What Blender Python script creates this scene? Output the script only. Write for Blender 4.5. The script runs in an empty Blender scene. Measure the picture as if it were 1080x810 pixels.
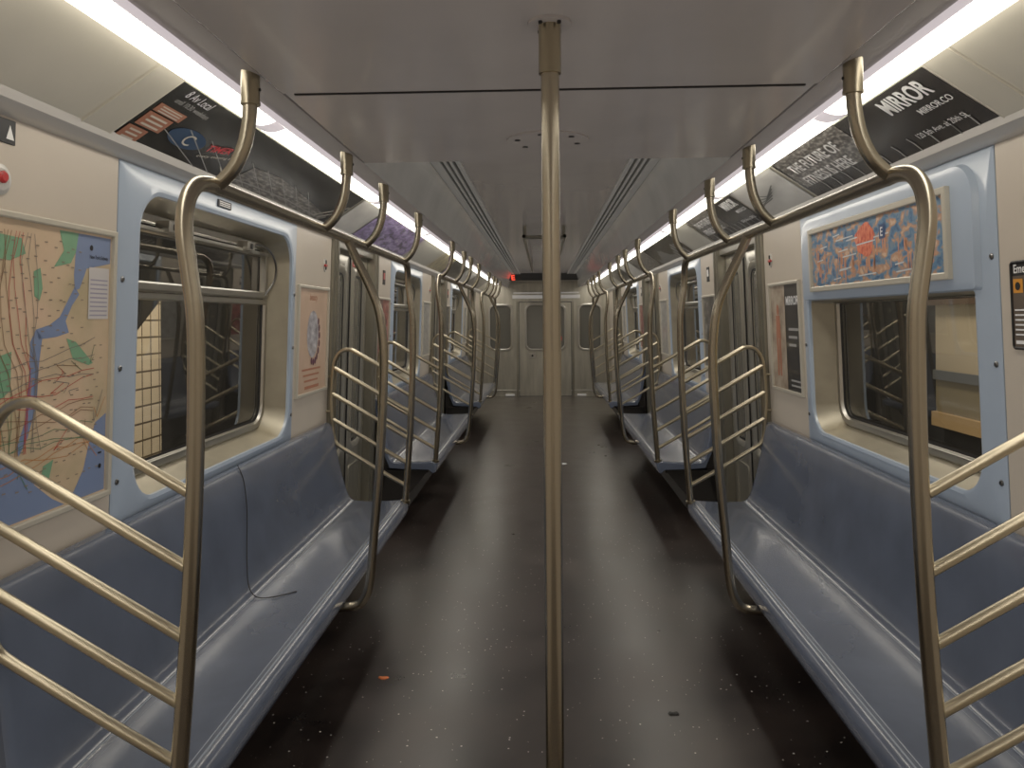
import bpy, bmesh, math, random
from mathutils import Vector, Matrix
random.seed(7)
scene = bpy.context.scene
COL = scene.collection
PI = math.pi
PITCH = 3.97          # spacing of the bench bays
BAYS = 3

# ------------------------------------------------------------------ materials
def new_mat(name):
    m = bpy.data.materials.new(name); m.use_nodes = True
    nt = m.node_tree; b = nt.nodes['Principled BSDF']
    return m, nt, b
def mat(name, col, rough=.5, metal=0., noise=0., nscale=8., coat=0., bump=0., stretch=(1,1,1), emit=None, es=0, spec=None):
    m, nt, b = new_mat(name)
    b.inputs['Base Color'].default_value = (*col, 1)
    b.inputs['Roughness'].default_value = rough
    b.inputs['Metallic'].default_value = metal
    b.inputs['Coat Weight'].default_value = coat
    b.inputs['Coat Roughness'].default_value = .12
    if spec is not None: b.inputs['Specular IOR Level'].default_value = spec
    if emit:
        b.inputs['Emission Color'].default_value = (*emit, 1); b.inputs['Emission Strength'].default_value = es
    if noise or bump:
        tc = nt.nodes.new('ShaderNodeTexCoord'); mp = nt.nodes.new('ShaderNodeMapping')
        mp.inputs['Scale'].default_value = stretch
        nz = nt.nodes.new('ShaderNodeTexNoise'); nz.inputs['Scale'].default_value = nscale; nz.inputs['Detail'].default_value = 5
        nt.links.new(tc.outputs['Object'], mp.inputs[0]); nt.links.new(mp.outputs[0], nz.inputs['Vector'])
        if noise:
            rp = nt.nodes.new('ShaderNodeValToRGB')
            rp.color_ramp.elements[0].position = .3; rp.color_ramp.elements[1].position = .7
            rp.color_ramp.elements[0].color = (*[c*(1-noise) for c in col], 1)
            rp.color_ramp.elements[1].color = (*[min(1, c*(1+noise)) for c in col], 1)
            nt.links.new(nz.outputs['Fac'], rp.inputs[0]); nt.links.new(rp.outputs[0], b.inputs['Base Color'])
            mr = nt.nodes.new('ShaderNodeMapRange'); mr.inputs['To Min'].default_value = max(.02, rough*(1-noise)); mr.inputs['To Max'].default_value = min(1, rough*(1+noise))
            nt.links.new(nz.outputs['Fac'], mr.inputs[0]); nt.links.new(mr.outputs[0], b.inputs['Roughness'])
        if bump:
            bp = nt.nodes.new('ShaderNodeBump'); bp.inputs['Strength'].default_value = bump; bp.inputs['Distance'].default_value = .004
            nt.links.new(nz.outputs['Fac'], bp.inputs['Height']); nt.links.new(bp.outputs[0], b.inputs['Normal'])
    return m
M = {}
M['pole'] = mat('brushed_pole_steel', (.46,.41,.32), .27, 1.)
M['bar'] = mat('worn_bar_steel', (.58,.51,.37), .30, 1.)
M['collar'] = mat('collar_steel', (.42,.37,.27), .28, 1.)
M['steel'] = mat('door_stainless', (.50,.47,.39), .30, .8, noise=.15, nscale=14, stretch=(1,1,.15))
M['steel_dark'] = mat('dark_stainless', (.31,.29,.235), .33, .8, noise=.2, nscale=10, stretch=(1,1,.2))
M['steel_light'] = mat('light_aluminium', (.62,.60,.55), .32, 1.)
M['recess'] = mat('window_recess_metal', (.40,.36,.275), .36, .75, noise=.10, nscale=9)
M['beige'] = mat('beige_wall_panel', (.50,.43,.345), .36, 0, noise=.04, nscale=3, coat=.2)
M['cover'] = mat('pale_cove_cover', (.52,.48,.39), .34, 0, noise=.06, nscale=4, coat=.3)
M['blue'] = mat('pale_blue_surround', (.33,.39,.47), .32, 0, noise=.04, nscale=4, coat=.3)
M['seat'] = mat('blue_seat_fibreglass', (.080,.094,.128), .22, 0, noise=.13, nscale=5, coat=.45)
M['seat_highlight'] = mat('seat_highlight_paint', (.24,.27,.32), .2, 0, coat=.5)  # paler than the shell, paints the seat's highlight lines
M['ceil'] = mat('ceiling_grey', (.32,.28,.255), .24, 0, noise=.05, nscale=3, coat=.5)
M['soffit'] = mat('matte_soffit_grey', (.27,.24,.225), .6)
M['cove'] = mat('ceiling_cove_grey', (.46,.44,.40), .20, .25, noise=.08, nscale=3)
M['vent'] = mat('vent_aluminium', (.50,.48,.44), .35, .3)
M['shelf'] = mat('ad_rack_rail', (.50,.475,.44), .32, .35)
M['black'] = mat('black_rubber', (.012,.011,.011), .55)
M['blackgloss'] = mat('black_sign_face', (.008,.008,.009), .5)
M['under'] = mat('underseat_black', (.02,.018,.017), .45)
M['white'] = mat('white_print', (.75,.73,.70), .5)
M['cream'] = mat('cream_frame', (.55,.50,.40), .35, .3)
M['red'] = mat('red_enamel', (.42,.03,.03), .35)
M['screw'] = mat('screw_steel', (.30,.30,.30), .3, 1.)
M['orange'] = mat('orange_scrap', (.62,.16,.05), .6)
M['tunnel'] = mat('tunnel_concrete', (.03,.028,.025), .8, noise=.4, nscale=2)
M['led'] = mat('red_led', (.5,.02,.01), .4, emit=(1,.06,.03), es=1.0)
M['trim'] = mat('lamp_trim', (.60,.55,.56), .28, 0, coat=.3, emit=(1,.88,.90), es=.38)  # faint emission stands in for lamp light showing through the trim
M['bright'] = mat('cream_lamp_edge', (.70,.70,.52), .4)

def glass_mat(name, tint, refl, rough=.02):
    m, nt, b = new_mat(name); nt.nodes.remove(b)
    out = nt.nodes['Material Output']
    tr = nt.nodes.new('ShaderNodeBsdfTransparent'); tr.inputs[0].default_value = (*tint, 1)
    gl = nt.nodes.new('ShaderNodeBsdfGlossy'); gl.inputs['Roughness'].default_value = rough; gl.inputs[0].default_value = (.95,.93,.88,1)
    fr = nt.nodes.new('ShaderNodeLayerWeight'); fr.inputs[0].default_value = .5
    pw = nt.nodes.new('ShaderNodeMath'); pw.operation = 'POWER'; pw.inputs[1].default_value = 3.5; nt.links.new(fr.outputs['Facing'], pw.inputs[0])
    ma = nt.nodes.new('ShaderNodeMath'); ma.operation = 'ADD'; ma.inputs[1].default_value = refl; ma.use_clamp = True
    mx = nt.nodes.new('ShaderNodeMixShader')
    nt.links.new(pw.outputs[0], ma.inputs[0]); nt.links.new(ma.outputs[0], mx.inputs[0])
    nt.links.new(tr.outputs[0], mx.inputs[1]); nt.links.new(gl.outputs[0], mx.inputs[2]); nt.links.new(mx.outputs[0], out.inputs[0])
    return m
M['glass'] = glass_mat('smoked_window_glass', (.80,.77,.70), .05)
M['glassdark'] = mat('dark_door_glass', (.09,.085,.07), .08, 0, coat=.6)

def lens_mat():
    m, nt, b = new_mat('lit_lamp_lens'); nt.nodes.remove(b)
    em = nt.nodes.new('ShaderNodeEmission'); em.inputs[0].default_value = (1,.93,.80,1); em.inputs[1].default_value = 4.6
    nt.links.new(em.outputs[0], nt.nodes['Material Output'].inputs[0]); return m
M['lens'] = lens_mat()

def floor_mat():
    m, nt, b = new_mat('black_speckled_rubber_floor')
    N = nt.nodes.new; L = nt.links.new
    tc = N('ShaderNodeTexCoord')
    vo = N('ShaderNodeTexVoronoi'); vo.inputs['Scale'].default_value = 42; L(tc.outputs['Object'], vo.inputs['Vector'])
    lt = N('ShaderNodeMath'); lt.operation = 'LESS_THAN'
    sz = N('ShaderNodeSeparateColor'); L(vo.outputs['Color'], sz.inputs[0])
    pw = N('ShaderNodeMath'); pw.operation = 'POWER'; pw.inputs[1].default_value = 2.5; L(sz.outputs[0], pw.inputs[0])
    ml = N('ShaderNodeMath'); ml.operation = 'MULTIPLY'; ml.inputs[1].default_value = .155; L(pw.outputs[0], ml.inputs[0])
    L(vo.outputs['Distance'], lt.inputs[0]); L(ml.outputs[0], lt.inputs[1])
    nz = N('ShaderNodeTexNoise'); nz.inputs['Scale'].default_value = 2.6; nz.inputs['Detail'].default_value = 6; nz.inputs['Roughness'].default_value = .6; L(tc.outputs['Object'], nz.inputs['Vector'])
    rp = N('ShaderNodeValToRGB'); rp.color_ramp.elements[0].color = (.012,.009,.008,1); rp.color_ramp.elements[1].color = (.046,.034,.029,1)
    rp.color_ramp.elements[0].position = .3; rp.color_ramp.elements[1].position = .75
    L(nz.outputs['Fac'], rp.inputs[0])
    mx = N('ShaderNodeMix'); mx.data_type = 'RGBA'; L(lt.outputs[0], mx.inputs[0]); L(rp.outputs[0], mx.inputs[6]); mx.inputs[7].default_value = (.72,.64,.58,1)
    L(mx.outputs[2], b.inputs['Base Color'])
    mr = N('ShaderNodeMapRange'); mr.inputs['From Min'].default_value = .3; mr.inputs['From Max'].default_value = .7; mr.inputs['To Min'].default_value = .27; mr.inputs['To Max'].default_value = .36
    L(nz.outputs['Fac'], mr.inputs[0]); L(mr.outputs[0], b.inputs['Roughness'])
    b.inputs['Specular IOR Level'].default_value = .9
    return m
M['floor'] = floor_mat()

def art(name, stops, scale=4., stretch=(1,1,1), detail=6, rough=.3, kind='noise', coat=.4, dist=0.):
    """printed picture: procedural blotches on the card's own UV"""
    m, nt, b = new_mat(name); N = nt.nodes.new; L = nt.links.new
    tc = N('ShaderNodeTexCoord'); mp = N('ShaderNodeMapping'); mp.inputs['Scale'].default_value = stretch
    L(tc.outputs['UV'], mp.inputs[0])
    if kind == 'noise':
        t = N('ShaderNodeTexNoise'); t.inputs['Scale'].default_value = scale; t.inputs['Detail'].default_value = detail; t.inputs['Distortion'].default_value = dist; o = t.outputs['Fac']
    elif kind == 'wave':
        t = N('ShaderNodeTexWave'); t.inputs['Scale'].default_value = scale; t.inputs['Distortion'].default_value = dist; t.inputs['Detail'].default_value = detail; o = t.outputs['Fac']
    else:
        t = N('ShaderNodeTexVoronoi'); t.inputs['Scale'].default_value = scale; o = t.outputs['Distance']
    L(mp.outputs[0], t.inputs['Vector'])
    rp = N('ShaderNodeValToRGB'); e = rp.color_ramp.elements
    while len(e) < len(stops): e.new(.5)
    for i, (p, c) in enumerate(stops): e[i].position = p; e[i].color = (*c, 1)
    L(o, rp.inputs[0]); L(rp.outputs[0], b.inputs['Base Color'])
    b.inputs['Roughness'].default_value = rough; b.inputs['Coat Weight'].default_value = coat; b.inputs['Coat Roughness'].default_value = .05
    return m
def tile_mat():
    m, nt, b = new_mat('cream_station_tile'); N = nt.nodes.new; L = nt.links.new
    tc = N('ShaderNodeTexCoord'); br = N('ShaderNodeTexBrick'); br.offset = 0
    br.inputs['Color1'].default_value = (.62,.50,.33,1); br.inputs['Color2'].default_value = (.56,.45,.29,1); br.inputs['Mortar'].default_value = (.10,.07,.04,1)
    br.inputs['Scale'].default_value = 1; br.inputs['Mortar Size'].default_value = .006; br.inputs['Brick Width'].default_value = .10; br.inputs['Row Height'].default_value = .10
    L(tc.outputs['UV'], br.inputs['Vector']); L(br.outputs[0], b.inputs['Base Color']); b.inputs['Roughness'].default_value = .4
    return m
M['tile'] = tile_mat()

# ------------------------------------------------------------------ helpers
def children(o): return [c for c in bpy.data.objects if c.parent is o]
def props(o, label, cat=None, group=None, kind=None):
    if label: o['label'] = label
    if cat: o['category'] = cat
    if group: o['group'] = group
    if kind: o['kind'] = kind
    return o
def thing(name, label, cat, loc=(0,0,0), group=None, kind=None):
    o = bpy.data.objects.new(name, None); o.empty_display_size = .1; COL.objects.link(o); o.location = loc
    return props(o, label, cat, group, kind)
def root_of(p):
    while p.parent: p = p.parent
    return p
def obj(name, bm, m, parent=None, smooth=False, origin=None, label=None, bevel=0, normals=True):
    """links bm (built in world coordinates) as one mesh object"""
    if normals: bmesh.ops.recalc_face_normals(bm, faces=bm.faces)
    if parent is not None: origin = root_of(parent).location.copy()
    if origin is None:
        vs = [v.co for v in bm.verts]
        origin = Vector((sum(v.x for v in vs)/len(vs), sum(v.y for v in vs)/len(vs), min(v.z for v in vs)))
    bmesh.ops.translate(bm, verts=bm.verts, vec=-Vector(origin))
    me = bpy.data.meshes.new(name); bm.to_mesh(me); bm.free()
    me.materials.append(m)
    if smooth:
        for p in me.polygons: p.use_smooth = True
        me.set_sharp_from_angle(angle=math.radians(38))
    o = bpy.data.objects.new(name, me); COL.objects.link(o)
    if parent is not None: o.parent = parent
    else: o.location = origin
    if label: o['label'] = label
    if bevel:
        md = o.modifiers.new('bevel', 'BEVEL'); md.width = bevel; md.segments = 2; md.limit_method = 'ANGLE'
    return o
def copy_tree(o, dy=0, parent=None):
    c = o.copy(); COL.objects.link(c)
    if parent is not None: c.parent = parent
    else: c.location.y += dy
    for ch in children(o): copy_tree(ch, 0, c)
    return c
def split(o):
    """turns one mesh of loose repeats into one object per piece, same parent and name"""
    bm = bmesh.new(); bm.from_mesh(o.data); bm.verts.ensure_lookup_table()
    seen = set(); comps = []
    for v in bm.verts:
        if v.index in seen: continue
        st = [v]; comp = set([v.index]); 
        while st:
            q = st.pop()
            for e in q.link_edges:
                w_ = e.other_vert(q)
                if w_.index not in comp: comp.add(w_.index); st.append(w_)
        seen |= comp; comps.append(comp)
    bm.free()
    for comp in comps[1:]:
        b2 = bmesh.new(); b2.from_mesh(o.data); b2.verts.ensure_lookup_table()
        bmesh.ops.delete(b2, geom=[v for v in b2.verts if v.index not in comp], context='VERTS')
        me = bpy.data.meshes.new(o.name); b2.to_mesh(me); b2.free(); me.materials.append(o.data.materials[0])
        c = o.copy(); c.data = me; COL.objects.link(c)
    b2 = bmesh.new(); b2.from_mesh(o.data); b2.verts.ensure_lookup_table()
    bmesh.ops.delete(b2, geom=[v for v in b2.verts if v.index not in comps[0]], context='VERTS'); b2.to_mesh(o.data); b2.free()
def B(): return bmesh.new()
def box(bm, x0, x1, y0, y1, z0, z1):
    v = [bm.verts.new((x, y, z)) for x in (x0, x1) for y in (y0, y1) for z in (z0, z1)]
    for f in ((0,1,3,2),(4,6,7,5),(0,4,5,1),(2,3,7,6),(0,2,6,4),(1,5,7,3)): bm.faces.new([v[i] for i in f])
def crom(pts, n=6):
    P = [Vector(p) for p in pts]
    if len(P) < 3: return P
    out = []
    Q = [2*P[0]-P[1]] + P + [2*P[-1]-P[-2]]
    for i in range(1, len(Q)-2):
        p0, p1, p2, p3 = Q[i-1:i+3]
        for k in range(n):
            t = k/n
            out.append(.5*((2*p1) + (p2-p0)*t + (2*p0-5*p1+4*p2-p3)*t*t + (3*p1-p0-3*p2+p3)*t**3))
    out.append(P[-1]); return out
def tube(bm, pts, r, seg=14, n=6, smooth=True, caps=True):
    P = crom(pts, n) if smooth else [Vector(p) for p in pts]
    t0 = (P[1]-P[0]).normalized()
    up = Vector((0,0,1)) if abs(t0.z) < .9 else Vector((1,0,0))
    nrm = (up - t0*up.dot(t0)).normalized(); rings = []
    for i, p in enumerate(P):
        t = (P[min(i+1, len(P)-1)] - P[max(i-1, 0)]).normalized()
        nrm = (nrm - t*nrm.dot(t)).normalized(); bn = t.cross(nrm)
        rr = r[i] if isinstance(r, (list, tuple)) else r
        rings.append([bm.verts.new(p + (nrm*math.cos(2*PI*k/seg) + bn*math.sin(2*PI*k/seg))*rr) for k in range(seg)])
    for a, b in zip(rings, rings[1:]):
        for k in range(seg): bm.faces.new((a[k], a[(k+1)%seg], b[(k+1)%seg], b[k]))
    if caps: bm.faces.new(rings[0][::-1]); bm.faces.new(rings[-1])
def extrude(bm, prof, y0, y1, side=1, closed=True, n=1):
    """sweeps an (x, z) profile along the car; y0/y1 may be lists, one end per profile point"""
    Y0 = y0 if isinstance(y0, list) else [y0]*len(prof); Y1 = y1 if isinstance(y1, list) else [y1]*len(prof)
    rows = []
    for j in range(n+1):
        t = j/n
        rows.append([bm.verts.new((side*x, a+(b-a)*t, z)) for (x, z), a, b in zip(prof, Y0, Y1)])
    m = len(prof)
    for a, b in zip(rows, rows[1:]):
        for i in range(m if closed else m-1): bm.faces.new((a[i], a[(i+1)%m], b[(i+1)%m], b[i]))
    if closed: bm.faces.new(rows[0][::-1]); bm.faces.new(rows[-1])
def wx(z): return 1.2275 + (1.97-z)*.0365
def W(side, s, t, d=0): return Vector((side*(wx(t)+d), s, t))        # point on the leaning side wall, d outward
def AD(side, s, v, e=0): return Vector((side*(1.192-.224*v-e*.56), s, 2.006+.150*v-e*.83))   # point on the ad cove, e into the car
def rrect(s0, s1, t0, t1, r, n=6, rb=None):
    """rounded rectangle loop; r top corners, rb bottom corners"""
    rb = r if rb is None else rb
    pts = []
    for cx, cy, a0, q in ((s1-rb, t0+rb, -90, rb), (s1-r, t1-r, 0, r), (s0+r, t1-r, 90, r), (s0+rb, t0+rb, 180, rb)):
        for k in range(n+1):
            a = math.radians(a0 + 90*k/n); pts.append((cx+q*math.cos(a), cy+q*math.sin(a)))
    return pts
def loops(bm, mp, lst, cap_last=False, cap_first=False):
    """lst = [(loop, depth)...]; quads between successive loops"""
    R = [[bm.verts.new(mp(s, t, d)) for s, t in lp] for lp, d in lst]
    n = len(R[0])
    for a, b in zip(R, R[1:]):
        for k in range(n): bm.faces.new((a[k], a[(k+1)%n], b[(k+1)%n], b[k]))
    if cap_last: bm.faces.new(R[-1])
    if cap_first: bm.faces.new(R[0][::-1])
def slab(bm, mp, s0, s1, t0, t1, d0, d1, r=.001, n=2, bev=.003):
    """thin plate on a surface: front at d1 (into the room, smaller), back at d0"""
    i = bev
    loops(bm, mp, [(rrect(s0, s1, t0, t1, r, n), d0), (rrect(s0, s1, t0, t1, r, n), d1+bev*.6),
                   (rrect(s0+i, s1-i, t0+i, t1-i, max(r-i, .0005), n), d1)], cap_last=True, cap_first=True)
def frame(bm, mp, s0, s1, t0, t1, w, d0, d1, r=.002, n=3):
    o = rrect(s0, s1, t0, t1, r, n); i = rrect(s0+w, s1-w, t0+w, t1-w, max(r-w, .001), n)
    o2 = rrect(s0+.003, s1-.003, t0+.003, t1-.003, max(r-.003, .001), n); i2 = rrect(s0+w-.003, s1-w+.003, t0+w-.003, t1-w+.003, max(r-w+.003, .001), n)
    loops(bm, mp, [(o, d0), (o, d1+.002), (o2, d1), (i2, d1), (i, d1+.002), (i, d0)])
def flat(bm, mp, pts, d):
    """flat polygon with a UV from 0 to 1 over its bounds"""
    vs = [bm.verts.new(mp(s, t, d)) for s, t in pts]; f = bm.faces.new(vs)
    uv = bm.loops.layers.uv.verify()
    s0 = min(p[0] for p in pts); s1 = max(p[0] for p in pts); t0 = min(p[1] for p in pts); t1 = max(p[1] for p in pts)
    for l, (s, t) in zip(f.loops, pts): l[uv].uv = ((s-s0)/(s1-s0), (t-t0)/(t1-t0))
def ribbon(bm, mp, pts, w, d):
    for (a, b) in zip(pts, pts[1:]):
        dx, dy = b[0]-a[0], b[1]-a[1]; L = math.hypot(dx, dy) or 1; nx, ny = -dy/L*w/2, dx/L*w/2
        bm.faces.new([bm.verts.new(mp(s, t, d)) for s, t in ((a[0]+nx, a[1]+ny), (b[0]+nx, b[1]+ny), (b[0]-nx, b[1]-ny), (a[0]-nx, a[1]-ny))])
def rect(s0, s1, t0, t1): return [(s0,t0),(s1,t0),(s1,t1),(s0,t1)]
def disc_pts(cs, ct, rs, rt=None, n=20): rt = rt or rs; return [(cs+rs*math.cos(2*PI*k/n), ct+rt*math.sin(2*PI*k/n)) for k in range(n)]
def dome(bm, mp, cs, ct, r, d0, h, n=12):
    loops(bm, mp, [(disc_pts(cs, ct, r, n=n), d0), (disc_pts(cs, ct, r, n=n), d0-h*.5), (disc_pts(cs, ct, r*.7, n=n), d0-h)], cap_last=True)
_fc = {}
def lettering(txt, size, mp, s0, t0, direction, d, name, m, parent, bold=0., sx=1., shear=0., align='LEFT', slope=0.):
    """flat lettering mapped on a surface: direction is +1 where the reader's right is +Y"""
    cu = bpy.data.curves.new('lettering_source', 'FONT'); cu.body = txt; cu.size = 1; cu.offset = bold; cu.shear = shear; cu.align_x = align; cu.resolution_u = 3
    o = bpy.data.objects.new('lettering_source', cu); COL.objects.link(o)
    bpy.context.view_layer.update()
    me = bpy.data.meshes.new_from_object(o.evaluated_get(bpy.context.evaluated_depsgraph_get()))
    bpy.data.objects.remove(o); bpy.data.curves.remove(cu)
    org = root_of(parent).location if parent is not None else Vector((0,0,0))
    for v in me.vertices:
        x, y = v.co.x*size*sx, v.co.y*size
        v.co = mp(s0 + direction*x, t0 + y + slope*x, d) - org
    me.name = name; me.materials.clear(); me.materials.append(m)
    r = bpy.data.objects.new(name, me); COL.objects.link(r)
    if parent is not None: r.parent = parent
    return r

sidename = {-1: 'left', 1: 'right'}
YN, YF = -2.5, 14.66
near, mid, far = 'nearest', 'middle', 'farthest'
order = [near, mid, far]

# ------------------------------------------------------------------ setting: shell
bm = B(); box(bm, -1.34, 1.34, YN, YF, -.06, 0); props(obj('floor', bm, M['floor']), 'black rubber subway car floor with white specks', 'floor', kind='structure')
YP = 2.79   # end of the dropped ceiling panel
bm = B()
box(bm, -.66, .66, YN, 1.903, 2.063, 2.12); box(bm, -.66, .66, 1.914, YP, 2.068, 2.12)
props(obj('ceiling', bm, M['ceil'], bevel=.003), 'flat dropped grey ceiling panels above the centre pole', 'ceiling', kind='structure')
CEIL = [o for o in bpy.data.objects if o.name == 'ceiling'][0]
bm = B(); box(bm, -.63, .63, 1.903, 1.911, 2.0605, 2.069); obj('panel_seam', bm, M['black'], CEIL)
bm = B(); box(bm, -.425, .425, YP, YF, 2.30, 2.34); box(bm, -.66, .66, YP-.03, YP, 2.12, 2.33)
props(obj('ceiling', bm, M['ceil']), 'long grey centre ceiling strip running to the far end', 'ceiling', kind='structure')
for side in (-1, 1):
    # linear air vents with black slots
    t = thing('trim_1' if side < 0 else 'trim_2', f'long slotted air vent strip on the {sidename[side]} of the ceiling', 'air vent', (side*.5, 8, 2.28), kind='structure')
    bm = B(); box(bm, side*.425, side*.575, YP, YF, 2.325, 2.34); obj('slot_backing', bm, M['black'], t)
    bm = B()
    for a, b in ((.425,.450),(.466,.482),(.497,.513),(.528,.575)): box(bm, side*a, side*b, YP, YF, 2.285, 2.325)
    split(obj('louvre', bm, M['vent'], t, bevel=.002))
    # cove between vents and lamps
    bm = B(); prof = [(.572,2.30),(.600,2.268),(.625,2.215),(.645,2.15),(.658,2.085),(.662,2.066),(.70,2.078),(.70,2.34),(.572,2.34)]
    extrude(bm, prof, YP, YF, side); props(obj('trim_3' if side < 0 else 'trim_4', bm, M['cove'], smooth=True), f'glossy curved ceiling cove above the {sidename[side]} lamps', 'ceiling trim', kind='structure')
    # soffit that carries the lamps
    bm = B(); prof = [(.663,2.066),(.70,2.077),(.835,2.138),(.835,2.19),(.663,2.19)]
    extrude(bm, prof, YN, YF, side)
    props(obj('trim_5' if side < 0 else 'trim_6', bm, M['soffit'], smooth=True), f'narrow sloping soffit strip beside the {sidename[side]} lamps', 'ceiling trim', kind='structure')
    # backing above lamps
    bm = B(); box(bm, side*.80, side*1.0, YN, YF, 2.185, 2.22)
    props(obj('trim_7' if side < 0 else 'trim_8', bm, M['vent']), f'metal channel above the {sidename[side]} lamp row', 'lamp channel', kind='structure')
    # cove backing behind the advertising cards
    bm = B(); p = [AD(1,0,-.03,-.004), AD(1,0,1.02,-.004), AD(1,0,1.02,-.03), AD(1,0,-.03,-.03)]
    extrude(bm, [(q.x, q.z) for q in p], YN, YF, side)
    props(obj('trim_9' if side < 0 else 'trim_10', bm, M['cover']), f'pale cove panel behind the {sidename[side]} advertising cards', 'cove panel', kind='structure')
    # rack rails
    t = thing('trim_11' if side < 0 else 'trim_12', f'long pale rack rail under the {sidename[side]} row of advertising cards', 'rack rail', (side*1.2, 6, 1.97), kind='structure')
    bm = B(); extrude(bm, [(1.176,2.013),(1.181,2.018),(1.190,2.014),(1.196,2.004),(1.30,2.0),(1.30,1.965),(1.226,1.966),(1.20,1.975),(1.180,1.990)], YN, YF, side)
    obj('lower_rail', bm, M['shelf'], t, smooth=True)
    bm = B(); extrude(bm, [(.969,2.150),(.980,2.146),(.984,2.152),(.979,2.17),(.969,2.17)], YN, YF, side); obj('upper_rail', bm, M['bright'], t)

# side walls
for side in (-1, 1):
    mp = lambda s, t, d, side=side: W(side, s, t, d)
    t = thing('wall_left' if side < 0 else 'wall_right', f'beige {sidename[side]} side wall of the subway car', 'wall', (side*1.25, 6, 0), kind='structure')
    bm = B(); bp = B()
    def panel(s0, s1, t0=0., t1=1.968): slab(bm, mp, s0+.0015, s1-.0015, t0, t1, .02, 0, r=.001, n=1, bev=.002)
    def back(s0, s1, t0=0., t1=1.968): slab(bp, mp, s0, s1, t0, t1, .03, .021, r=.001, n=1, bev=.001)
    panel(YN, 0.2); panel(.2, 1.45); back(YN, 1.45)
    for k in range(BAYS):
        o = k*PITCH
        panel(1.45+o if k == 0 else 1.585+o, 2.17+o); panel(3.77+o, 4.40+o); panel(2.17+o, 3.77+o, 0, .884)
        back(1.45+o if k == 0 else 1.585+o, 2.17+o); back(3.77+o, 4.40+o); back(2.17+o, 3.77+o, 0, .884)
    panel(13.525, YF); back(13.525, YF)
    obj('wall_panel', bm, M['beige'], t); obj('backing', bp, M['black'], t)
bm = B(); box(bm, -1.34, 1.34, YN-.05, YN, 0, 2.34); props(obj('wall_near', bm, M['beige']), 'beige wall behind the camera', 'wall', kind='structure')

# ------------------------------------------------------------------ windows in the side walls
def screws(bm, mp, s, ts, d):
    for q in ts: dome(bm, mp, s, q, .009, d, .005)
def make_window(side, label, name):
    mp = lambda s, t, d: W(side, s, t, d)
    T = thing(name, label, 'window', (side*1.25, 2.97, .89), kind='structure')
    O = rrect(2.173, 3.767, .886, 1.967, .004, 8)
    O1 = rrect(2.180, 3.760, .893, 1.960, .006, 8)
    i0 = rrect(2.268, 3.702, .935, 1.905, .135, 8); i1 = rrect(2.280, 3.690, .947, 1.893, .128, 8)
    r1 = rrect(2.315, 3.660, .985, 1.862, .105, 8)
    bm = B(); loops(bm, mp, [(O, .02), (O, .001), (O1, -.004), (rrect(2.25,3.72,.918,1.922,.145,8), -.004), (i0, -.012), (i1, -.008), (i1, .01)])
    obj('surround', bm, M['blue'], T, smooth=True)
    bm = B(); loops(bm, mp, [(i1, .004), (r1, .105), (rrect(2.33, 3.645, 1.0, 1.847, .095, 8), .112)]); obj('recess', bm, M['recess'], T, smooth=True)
    bm = B(); loops(bm, mp, [(r1, .104), (rrect(2.322,3.653,.992,1.855,.10,8), .096), (rrect(2.345,3.630,1.015,1.832,.085,8), .096), (rrect(2.352,3.623,1.022,1.825,.08,8), .110)])
    f = obj('window_frame', bm, M['steel_light'], T, smooth=True)
    bm = B(); loops(bm, mp, [(rrect(2.352,3.623,1.022,1.825,.08,8), .106), (rrect(2.362,3.613,1.032,1.815,.07,8), .106)]); obj('gasket', bm, M['black'], f)
    bm = B(); slab(bm, mp, 2.345, 3.63, 1.598, 1.630, .125, .082, bev=.006); slab(bm, mp, 2.345, 3.63, 1.570, 1.594, .125, .092, bev=.004); obj('transom', bm, M['steel_light'], T)
    bm = B(); slab(bm, mp, 2.36, 3.60, 1.795, 1.812, .11, .075, bev=.005); slab(bm, mp, 3.585, 3.60, 1.625, 1.80, .11, .082, bev=.004); h = obj('hopper_frame', bm, M['steel_light'], T)
    bm = B()
    for s in (2.62, 3.32): slab(bm, mp, s-.04, s+.04, 1.80, 1.84, .10, .05, bev=.004)
    split(obj('latch', bm, M['steel_light'], T))
    bm = B()
    for s in (2.62, 3.32): slab(bm, mp, s-.012, s+.012, 1.808, 1.832, .052, .046, r=.006, n=3)
    split(obj('latch_keyhole', bm, M['black'], h))
    bm = B(); tube(bm, [mp(3.33,1.835,.07), mp(3.52,1.828,.055), mp(3.62,1.77,.05), mp(3.645,1.69,.06), mp(3.585,1.61,.085)], .005, 6); obj('stay_arm', bm, M['screw'], T, smooth=True)
    bm = B(); flat(bm, mp, rrect(2.355,3.62,1.025,1.822,.08,8), .116); obj('glass', bm, M['glass'], T, normals=False)
    bm = B()
    for s in (2.195, 3.745): screws(bm, mp, s, (1.03, 1.36, 1.62), -.004)
    split(obj('screw', bm, M['screw'], T))
    bm = B(); slab(bm, mp, 2.83, 2.95, 1.925, 1.952, 0, -.009, bev=.001); sg = obj('notice_plate', bm, M['blackgloss'], T)
    bm = B()
    for q in (1.931, 1.938, 1.945): ribbon(bm, mp, [(2.84,q),(2.94,q)], .0035, -.0095)
    obj('notice_print', bm, M['white'], sg)
    return T
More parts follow.
